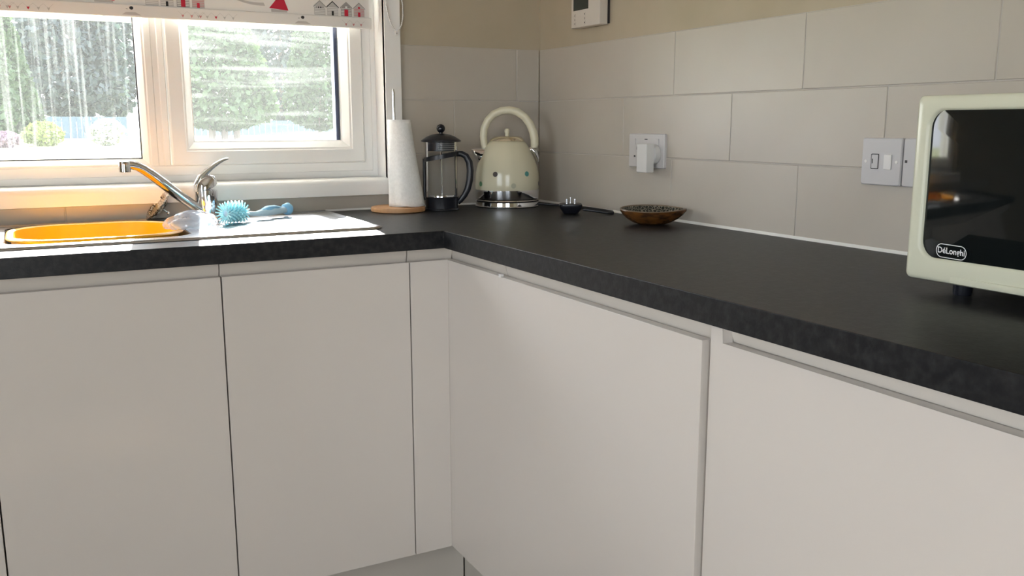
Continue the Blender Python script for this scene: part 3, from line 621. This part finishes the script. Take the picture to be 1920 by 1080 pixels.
b = B(); b.box(-0.0095, -0.0088, -0.006, 0.006, 0.0285, 0.0305); b.build('slot', M['mark'], t, smooth=0)
t = thing('phone_charger', 'white plug-in charger block hanging in the double socket', 'charger', (0, -0.612, W+0.156))
b = B(); b.box(-0.052, -0.026, -0.0215, 0.0205, -0.036, 0.037, 0.003, 3); b.build('block', M['charger'], t)
b = B(); b.tube([(-0.027, -0.002, 0.010), (-0.018, -0.002, 0.010), (-0.0105, -0.002, 0.010), (-0.0093, -0.002, 0.010)], [0.0265, 0.0265, 0.0255, 0.024], 36); b.build('plug_disc', M['charger'], t)
t = thing('spur_switch', 'silver-grey fused switch plate on the tiles left of the microwave', 'switch', (0, -1.3165, W+0.1715))
plate(t, 0, 0, 0.091, 0.089, M['grey_plastic'], 0.011)
b = B(); b.box(-0.0135, -0.0105, -0.0245, -0.0075, -0.0145, 0.0135, 0.001); b.build('rocker', M['white_plastic'], t)
fr_ = [(-0.0117, y, z) for y, z in rr(0.0045, 0.0225, -0.0145, 0.0145, 0.002, 3)]; fr2 = [(-0.0117, y, z) for y, z in rr(0.0058, 0.0212, -0.0132, 0.0132, 0.0015, 3)]
b = B(); b.loops([fr_, fr2], False, False); b.build('fuse_outline', M['mark'], t, smooth=0)
b = B(); b.box(-0.0125, -0.0108, 0.0062, 0.0208, -0.0128, 0.0128, 0.0008); fh = b.build('fuse_holder', M['grey_plastic'], t)
b = B(); b.box(-0.0130, -0.0123, 0.0175, 0.0190, -0.004, 0.005); b.build('fuse_slot', M['mark'], fh, smooth=0)
for sgn in (-1, 1):
    b = B(); b.tube([(-0.0106, sgn*0.035, 0), (-0.0116, sgn*0.035, 0)], 0.003, 14); b.build('screw_cap', M['white_plastic'], t)
t = thing('wall_socket', 'silver-grey wall socket half hidden behind the microwave', 'socket', (0, -1.4105, W+0.1715))
plate(t, 0, 0, 0.091, 0.089, M['grey_plastic'], 0.011)
for dy, dz, w_, h_ in ((0.038, 0.002, 0.005, 0.005), (0, 0.016, 0.004, 0.008), (-0.011, -0.004, 0.0065, 0.004), (0.011, -0.004, 0.0065, 0.004)):
    b = B(); b.box(-0.0116, -0.0107, dy-w_/2, dy+w_/2, dz-h_/2, dz+h_/2); b.build('slot', M['mark'], t, smooth=0)

# ------------------------------------------------------------------ thermostat
t = thing('thermostat', 'white heating thermostat with dark display high on the right wall', 'thermostat', (0.006, -0.305, W+0.511))
b = B(); b.box(-0.009, 0.0, -0.071, 0.070, 0.004, 0.094, 0.001); b.build('gap_shade_plate', M['black'], t)  # black stands in for the shaded gap between housing and wall
b = B(); b.box(-0.036, -0.009, -0.0735, 0.072, 0.0, 0.098, 0.0025, 3); cs = b.build('housing', M['offwhite'], t)
b = B(); b.box(-0.0366, -0.0355, -0.017, 0.060, 0.047, 0.088, 0.0003); b.build('display', M['lcd'], t, smooth=0)
def tri(b, y, z, s_, upw):
    x = -0.0365; k = 1 if upw else -1; b.poly([(x, y-s_, z-k*s_), (x, y+s_, z-k*s_), (x, y, z+k*s_)])
for y in (0.052, 0.000):
    for k, z in enumerate((0.034, 0.0225, 0.011)):
        if k != 1:
            b = B(); b.lathe([(0.0055, 0), (0.005, 0.0008), (0.002, 0.001)], 20); o = b.build('button', M['offwhite'], t); o.location = (-0.0358, y, z); o.rotation_euler = (0, -math.pi/2, 0)
            b = B(); 
            if y > 0.02: b.poly([(-0.0372, y-0.0022, z-(0.0018 if k == 0 else -0.0018)), (-0.0372, y+0.0022, z-(0.0018 if k == 0 else -0.0018)), (-0.0372, y, z+(0.0022 if k == 0 else -0.0022))])
            else: b.box(-0.0372, -0.0369, y-0.0018, y+0.0018, z-0.0018, z+0.0018)
            b.build('symbol', M['mark'], t, smooth=0)
        else:
            b = B(); b.box(-0.0364, -0.0359, y-0.0008, y+0.0008, z-0.0028, z+0.0028); b.build('symbol', M['mark'], t, smooth=0)

# ------------------------------------------------------------------ microwave
t = thing('microwave', 'pale cream microwave with black glass door on the worktop, cut by the frame', 'microwave', (-0.32, -1.628, W))
MWL = -0.475                                         # local y of the far end
b = B(); b.box(0.012, 0.300, MWL+0.006, -0.006, 0.020, 0.276, 0.008, 3); b.build('casing', M['mw'], t)
b = B(); L_ = []
dl = -0.372                                          # right edge of the door
def dr(ins, r, n=7, z0=0.0215, z1=0.281): return rr(dl+ins, 0.0-ins, z0+ins, z1-ins, r, n)
def gr(ins, r): return rr(dl+0.012+ins, -0.0215-ins, 0.054+ins, 0.2615-ins, r, 7)
for pts, x in ((dr(0.0, 0.008), 0.014), (dr(0.0, 0.008), 0.004), (dr(0.002, 0.008), 0.0005), (dr(0.006, 0.010), -0.001), (gr(-0.003, 0.026), -0.0025), (gr(0.0, 0.024), -0.001), (gr(0.0025, 0.022), 0.004), (gr(0.003, 0.022), 0.014)):
    L_.append([(x, y, z) for y, z in pts])
b.loops(L_, False, False, ring=True); door = b.build('door', M['mw'], t, smooth=40)
b = B(); NG = 28; hw_, yc_ = (-0.0215-(dl+0.012))/2, (dl+0.012-0.0215)/2
def gx(y, z): return 0.0050-0.0135*(1-((y-yc_)/hw_)**2)-0.003*(1-((z-0.158)/0.104)**2)
Lg = []
for k in range(NG+1):                                # convex glass, trimmed to the rounded opening
    f_ = max(0.0001, math.sin(math.pi/2*k/NG)); Lg.append([(gx(yc_+(y-yc_)*f_, 0.158+(z-0.158)*f_), yc_+(y-yc_)*f_, 0.158+(z-0.158)*f_) for y, z in rr(dl+0.0125, -0.022, 0.0545, 0.261, 0.022, 12)])
b.loops(Lg, False, False); gls = b.build('door_glass', M['mw_glass'], door, smooth=80)
b = B(); b.box(-0.002, 0.013, MWL, dl-0.002, 0.022, 0.281, 0.004, 3); cp = b.build('control_panel', M['mw'], t)
for z in (0.09, 0.19):
    b = B(); b.tube([(-0.001, (MWL+dl)/2, z), (-0.016, (MWL+dl)/2, z), (-0.018, (MWL+dl)/2, z)], [0.022, 0.020, 0.017], 32); b.build('dial', M['chrome'], cp)
b = B()                                              # lower lip under the door
lp = []
for y, o_ in ((-0.075, 0.0), (-0.12, 0.0015), (-0.18, 0.003), (dl, 0.004)): lp.append([(0.004, y, 0.0345), (-0.0012-o_, y, 0.0325), (-0.0016-o_*1.2, y, 0.028), (-0.0005-o_, y, 0.0235), (0.004, y, 0.0212)])
b.loops(lp, True, True); b.build('lower_lip', M['mw'], t, smooth=50)
for y in (-0.06, MWL+0.06):
    for x in (0.05, 0.26):
        b = B(); b.lathe([(0.012, 0.0), (0.013, 0.004), (0.014, 0.021)], 20, (x, y, 0)); b.build('foot', M['black'], t)
# badge: pill outline and lettering printed on the glass
def pill(hw, hh, n=10): 
    return [(y, z) for y, z in rr(-hw, hw, -hh, hh, hh*0.98, n)]
b = B(); LC = (-0.0745, 0.0675)
b.loops([[(gx(LC[0]-y, LC[1]+z)-0.0009, LC[0]-y, LC[1]+z) for y, z in pill(0.0255, 0.0098)], [(gx(LC[0]-y, LC[1]+z)-0.0009, LC[0]-y, LC[1]+z) for y, z in pill(0.0244, 0.0087)]], False, False); b.build('badge_outline', M['print'], gls, smooth=0)
cu = bpy.data.curves.new('lettering', 'FONT'); cu.body = 'DéLonghi'; cu.size = 0.0118; cu.align_x = 'CENTER'; cu.align_y = 'CENTER'; cu.offset = 0.00022
to = bpy.data.objects.new('lettering_tmp', cu); C.objects.link(to)
dg = bpy.context.evaluated_depsgraph_get(); me = bpy.data.meshes.new_from_object(to.evaluated_get(dg)); bpy.data.objects.remove(to)
me.materials.clear(); me.materials.append(M['print']); me.name = 'lettering'
tx = bpy.data.objects.new('lettering', me); C.objects.link(tx); tx.parent = gls
for v in me.vertices:
    y_, z_ = LC[0]-v.co.x, LC[1]+0.0003+v.co.y; v.co = (gx(y_, z_)-0.0009, y_, z_)

# ------------------------------------------------------------------ roller blind with its print
t = thing('roller_blind', 'white roller blind printed with beach huts, red sails and bunting', 'blind', (0, 0.036, W))
BX0, BX1 = -1.76, -0.5405
b = B(); b.box(BX0, BX1, -0.0006, 0.0006, 0.535, 1.02); b.build('fabric', M['fabric'], t, smooth=0)
b = B(); b.box(BX0-0.004, BX1+0.006, -0.0055, 0.0055, 0.511, 0.541, 0.0025, 2); hem = b.build('hem_bar', M['fabric'], t)
b = B(); b.tube([(BX0, 0, 1.04), (BX1, 0, 1.04)], 0.022, 24); b.build('roller', M['fabric'], t)
PY = -0.0012; HY = -0.0063
def R2(b, x0, x1, z0, z1, mi, y=PY): b.poly([(x0, y, z0), (x1, y, z0), (x1, y, z1), (x0, y, z1)], mi)
pm = [M['p_lgrey'], M['p_grey'], M['p_red'], M['p_pink'], M['p_black'], M['p_white']]
def hut(x, z, w, style):
    b = B(); h = 0.021; y = PY
    wall = {0: 0, 1: 0, 2: 1, 3: 0}[style]
    b.poly([(x-w/2, y, z), (x+w/2, y, z), (x+w/2, y, z+h), (x, y, z+h+0.016), (x-w/2, y, z+h)], wall)
    for k in range(5):
        zz = z+0.003+k*0.0042; R2(b, x-w/2+0.001, x+w/2-0.001, zz, zz+0.0016, {0: 5, 1: 5, 2: 5, 3: 3}[style], y-0.0002)
    rc = {0: 1, 1: 4, 2: 1, 3: 1}[style]; e = 0.0022
    for sg in (-1, 1):
        b.poly([(x+sg*(w/2+0.002), y-0.0003, z+h-0.001), (x+sg*(w/2+0.002), y-0.0003, z+h+e), (x, y-0.0003, z+h+0.016+e), (x, y-0.0003, z+h+0.016-0.001)], rc)
    dc = {0: 1, 1: 4, 2: 2, 3: 2}[style]; dw = {0: 0.005, 1: 0.006, 2: 0.011, 3: 0.007}[style]
    if style: R2(b, x-dw/2, x+dw/2, z, z+(0.018 if style == 2 else 0.012), dc, y-0.0004)
    else:
        for dx in (-0.009, -0.003, 0.003, 0.009): R2(b, x+dx-0.0018, x+dx+0.0018, z+0.018, z+0.022, 4 if abs(dx) < 0.005 else 1, y-0.0004); 
    if style in (2, 3): R2(b, x-0.003, x+0.003, z+h+0.001, z+h+0.006, 5 if style == 2 else 2, y-0.0004)
    b.build('printed_beach_hut', pm, t, smooth=0)
for base in (0.0, -0.437, -0.874):
    for k, xx in enumerate((-0.6835, -0.6470, -0.6075, -0.5700)):
        if xx+base > BX0+0.03: hut(xx+base, 0.5425, 0.0315, k)
    bx = -0.797+base
    if bx > BX0+0.03:
        b = B(); R2(b, bx-0.021, bx+0.0225, 0.5435, 0.5505, 0); b.poly([(bx-0.026, PY-0.0002, 0.553), (bx+0.026, PY-0.0002, 0.5485), (bx+0.014, PY-0.0002, 0.580), (bx+0.004, PY-0.0002, 0.592), (bx-0.010, PY-0.0002, 0.572)], 2)
        b.build('printed_sailing_boat', pm, t, smooth=0)
        b = B(); pts = [(bx-0.125+0.012*k, PY, 0.578-0.0045*k+0.0004*k*k) for k in range(8)]; lo = [(x+0.004, y, z-0.006-0.0003*k) for k, (x, y, z) in enumerate(pts)]
        b.poly(pts+lo[::-1], 0); b.build('printed_sand_bank', pm, t, smooth=0)
    gx = -0.735+base
    if gx > BX0+0.03:
        b = B(); b.poly([(gx-0.022, HY, 0.5155), (gx+0.024, HY, 0.5155), (gx+0.010, HY, 0.5225), (gx-0.012, HY, 0.5225)], 0)
        b.poly([(gx+0.003+0.0062*math.cos(a), HY-0.0002, 0.5335+0.0055*math.sin(a)) for a in [2*math.pi*j/14 for j in range(14)]], 5)
        b.poly([(gx+0.001+0.0048*math.cos(a), HY-0.0004, 0.5325+0.0042*math.sin(a)) for a in [2*math.pi*j/14 for j in range(14)]], 4)
        b.poly([(gx-0.013, HY, 0.530), (gx-0.008, HY, 0.5285), (gx-0.008, HY, 0.5318)], 1)
        b.build('printed_gull', pm, hem, smooth=0)
    for x0, nseg, c0 in ((-1.02, 5, 2), (-0.622, 3, 3)):
        x0 += base
        if x0 < BX0+0.02: continue
        b = B()
        for k in range(nseg):
            xa = x0+k*0.022; 
            for sg, (xs_, xe_) in enumerate(((xa, xa+0.011), (xa+0.011, xa+0.022))):
                za, zb_ = (0.531, 0.521) if sg == 0 else (0.521, 0.531)
                b.poly([(xs_, HY, za), (xe_, HY, zb_), (xe_, HY, zb_+0.0007), (xs_, HY, za+0.0007)], 0)
            col = (c0 if k % 3 == 2 or c0 == 3 else 0)
            b.poly([(xa+0.0075, HY-0.0002, 0.5225), (xa+0.0145, HY-0.0002, 0.5225), (xa+0.011, HY-0.0002, 0.5155)], col)
        b.build('printed_bunting', pm, hem, smooth=0)
# control chain in a loop, with its wall clip
t = thing('blind_chain', 'thin looped bead chain of the blind hanging beside the window', 'chain', (0, -0.018, W))
b = B(); path = [(-0.511, 0, 1.0), (-0.512, 0, 0.62), (-0.509, 0, 0.575), (-0.503, 0, 0.545), (-0.494, 0, 0.520), (-0.486, 0, 0.509), (-0.478, 0, 0.505), (-0.470, 0, 0.509), (-0.463, 0, 0.522), (-0.4585, 0, 0.545), (-0.4585, 0, 0.575), (-0.464, 0, 0.605), (-0.470, 0, 0.64), (-0.478, 0, 1.0)]
b.tube(path, 0.0015, 8); b.build('cord', M['white_plastic'], t, smooth=60)
b = B(); acc = 0.0; nxt = 0.0
for p0, p1 in zip(path, path[1:]):
    p0, p1 = Vector(p0), Vector(p1); d_ = (p1-p0).length
    while nxt <= acc+d_:
        q = p0.lerp(p1, (nxt-acc)/d_)
        if q.z < 0.68: b.sphere(q, 0.0025, n=6, m=4)
        nxt += 0.0055
    acc += d_
tag(b.build('beads', M['white_plastic'], t, smooth=60), kind='stuff')
b = B(); b.box(-0.483, -0.475, -0.002, 0.0045, 0.492, 0.504, 0.001); cl = b.build('chain_clip', M['white_plastic'], t)
b = B(); b.tube([(-0.479, -0.0015, 0.4975), (-0.479, -0.0028, 0.4975)], 0.0013, 10); b.build('screw', M['mark'], cl)

# ------------------------------------------------------------------ garden outside
LZ0, LZ1 = W-1.25, W-0.42
def lawn_z(y): return LZ0+(LZ1-LZ0)*min(max((y-0.3)/39.0, 0), 1.3)
b = B(); L_ = []
for y in (0.14, 3, 10, 20, 30, 40, 60, 90): L_.append([(-90, y, lawn_z(y)), (-30, y, lawn_z(y)), (30, y, lawn_z(y)), (90, y, lawn_z(y))])
b.loops(L_, False, False, closed=False); tag(b.build('lawn', M['lawn'], smooth=0), 'sunlit mown lawn outside the window', 'lawn', kind='stuff')
b = B(); b.box(-40, 20, -30, YW-0.2, LZ0-0.05, LZ0+0.1); b.box(-40, XW-0.2, YW-0.2, 0.14, LZ0-0.05, LZ0+0.1); tag(b.build('terrace', mat('pale_terrace_paving', (0.45, 0.43, 0.40), 0.9), smooth=0), kind='structure')
def leaf_mat(name, c1, c2, transl=0.35):
    m = noise_mat(name, c1, c2, 1.3, 0.7); nt = m.node_tree; N = nt.nodes; L = nt.links; p = N['Principled BSDF']
    tl = N.new('ShaderNodeBsdfTranslucent'); tl.inputs['Color'].default_value = (c2[0], c2[1], c2[2]*0.7, 1)
    mx = N.new('ShaderNodeMixShader'); mx.inputs['Fac'].default_value = transl
    L.new(p.outputs[0], mx.inputs[1]); L.new(tl.outputs[0], mx.inputs[2]); L.new(mx.outputs[0], N['Material Output'].inputs['Surface']); return m
G = [leaf_mat('mid_green_leaves', (0.018, 0.040, 0.016), (0.038, 0.075, 0.028)), leaf_mat('blue_green_leaves', (0.014, 0.026, 0.030), (0.026, 0.045, 0.052)), leaf_mat('yellow_green_leaves', (0.12, 0.16, 0.04), (0.20, 0.24, 0.08)), leaf_mat('mauve_flowers', (0.10, 0.055, 0.10), (0.24, 0.17, 0.22)), leaf_mat('white_blossom', (0.22, 0.25, 0.24), (0.36, 0.38, 0.36))]
M['bark'] = mat('grey_brown_bark', (0.12, 0.10, 0.085), 0.9)
CAMP = Vector((-1.443, -2.5015, W+0.2417))
def ground_at(u, y):          # where the sight line of column u meets depth y
    d = fw+rt*((u-960)/1686.6); k = (y-CAMP.y)/d.y; return CAMP.x+d.x*k
def plant(name, label, cat, x, y, w, h, lift, mi, nleaf, ls, shape, group=None, trunks=1, seed=1):
    rnd = random.Random(seed); t = thing(name, label, cat, (x, y, lawn_z(y)), 0, group)
    bm = bmesh.new()
    vs_, fs_ = [], []
    for i in range(nleaf):
        while True:
            u_ = rnd.random(); a = rnd.uniform(0, 2*math.pi)
            if shape == 'cone': r = (1-u_)**0.75*0.5*(0.9+0.2*math.sin(3*a))*min(1, 0.55+u_*5)
            elif shape == 'col': r = 0.5*min(1, (u_/0.10)**0.5)*(1-u_**3)**0.6*(0.92+0.10*math.sin(4*a+9*u_))
            else: r = 0.5*math.sqrt(max(0, 1-(2*u_-1)**2))*(0.93+0.10*math.sin(4*a+6*u_))
            if rnd.random() < 0.25+r*1.5: break
        r *= math.sqrt(rnd.uniform(0.35, 1.05)); z = lift+u_*(h-lift)
        p = Vector((math.cos(a)*r*w, math.sin(a)*r*w, z)); s_ = ls*rnd.uniform(0.6, 1.4)
        e1 = Vector((rnd.gauss(0, 1), rnd.gauss(0, 1), rnd.gauss(0, 1))).normalized(); e2 = e1.cross(Vector((rnd.gauss(0, 1), rnd.gauss(0, 1), rnd.gauss(0, 1)))).normalized()
        k = len(vs_); vs_ += [p+e1*s_, p+e2*s_*0.6, p-e1*s_, p-e2*s_*0.6]; fs_.append((k, k+1, k+2, k+3))
    bm.free(); me = bpy.data.meshes.new('foliage'); me.from_pydata(vs_, [], fs_); me.materials.append(G[mi])
    o = bpy.data.objects.new('foliage', me); C.objects.link(o); o.parent = t; o['kind'] = 'stuff'
    for k in range(trunks):
        b = B(); ox = (k-(trunks-1)/2)*w*0.12
        b.tube([(ox, 0, 0), (ox*0.8, 0, h*0.3), (0, 0, h*0.8)], [w*0.03+0.02, w*0.022+0.015, 0.01], 8); b.build('trunk', M['bark'], t)
    return t
PX = 1/1686.6
def at(u, y): return ground_at(u, y)
def dep(u, y): return (Vector((at(u, y), y, CAMP.z))-CAMP).dot(Vector((fw.x, fw.y, 0)).normalized())
def sz(px, u, y): return px*PX*dep(u, y)
plant('conifer', 'large rounded green conifer seen through the right-hand pane', 'tree', at(438, 40), 40, sz(190, 438, 40), sz(235, 438, 40), sz(18, 438, 40), 0, 9000, 0.15, 'col', 'trees across the lawn', 3, 11)
plant('conifer', 'green conifer cut by the right edge of the opening sash', 'tree', at(612, 42), 42, sz(125, 612, 42), sz(235, 612, 42), sz(14, 612, 42), 0, 6500, 0.14, 'col', 'trees across the lawn', 1, 12)
plant('conifer', 'green conifer at the far left edge of the left-hand pane', 'tree', at(25, 38), 38, sz(175, 25, 38), sz(330, 25, 38), sz(6, 25, 38), 0, 9000, 0.15, 'cone', 'trees across the lawn', 1, 13)
plant('tall_tree', 'tall blue-green tree filling the middle of the left-hand pane', 'tree', at(165, 52), 52, sz(190, 165, 52), sz(430, 165, 52), sz(26, 165, 52), 1, 11000, 0.22, 'col', 'taller trees behind', 2, 14)
plant('tall_tree', 'tall blue-green tree glimpsed between the two green conifers', 'tree', at(545, 58), 58, sz(150, 545, 58), sz(430, 545, 58), sz(20, 545, 58), 1, 6500, 0.24, 'col', 'taller trees behind', 1, 15)
plant('tall_tree', 'blue-green tree next to the mullion in the left-hand pane', 'tree', at(240, 70), 70, sz(90, 240, 70), sz(400, 240, 70), sz(20, 240, 70), 1, 4500, 0.28, 'col', 'taller trees behind', 1, 16)
plant('flowering_shrub', 'low mauve flowering shrub at the edge of the lawn', 'shrub', at(40, 34), 34, sz(52, 40, 34), sz(30, 40, 34), 0.0, 3, 900, 0.06, 'egg', 'shrubs along the lawn', 1, 17)
plant('garden_shrub', 'yellow-green spreading shrub right of the mauve one', 'shrub', at(108, 35), 35, sz(75, 108, 35), sz(44, 108, 35), 0.0, 2, 1100, 0.08, 'egg', 'shrubs along the lawn', 1, 18)
plant('garden_shrub', 'white blossoming dome-shaped shrub by the mullion', 'shrub', at(225, 35), 35, sz(64, 225, 35), sz(48, 225, 35), 0.0, 4, 1100, 0.08, 'egg', 'shrubs along the lawn', 1, 19)
# garden fence: boards one by one
M['fence'] = mat('pale_blue_painted_boards', (0.045, 0.075, 0.11), 0.7)
def fence(u0, u1, y, hpx, label):
    x0, x1 = at(u0, y), at(u1, y); h = sz(hpx, (u0+u1)/2, y); t = thing('garden_fence', label, 'fence', (x0, y, lawn_z(y)), 0, 'blue fences')
    n_ = max(2, int((x1-x0)/0.3)); w = (x1-x0)/n_; b = B(); b.box(0.006, w-0.006, -0.012, 0.012, -0.1, h); first = b.build('board', M['fence'], t, smooth=0)
    for k in range(1, n_): o = bpy.data.objects.new('board', first.data); C.objects.link(o); o.parent = t; o.location = (k*w, 0, 0)
    b = B(); b.box(0, x1-x0, 0.012, 0.05, h*0.75, h*0.75+0.08); b.build('rail', M['fence'], t, smooth=0)
fence(88, 262, 44, 38, 'pale blue board fence behind the shrubs in the left-hand pane')
fence(352, 660, 48, 24, 'pale blue board fence beyond the conifers in the right-hand pane')
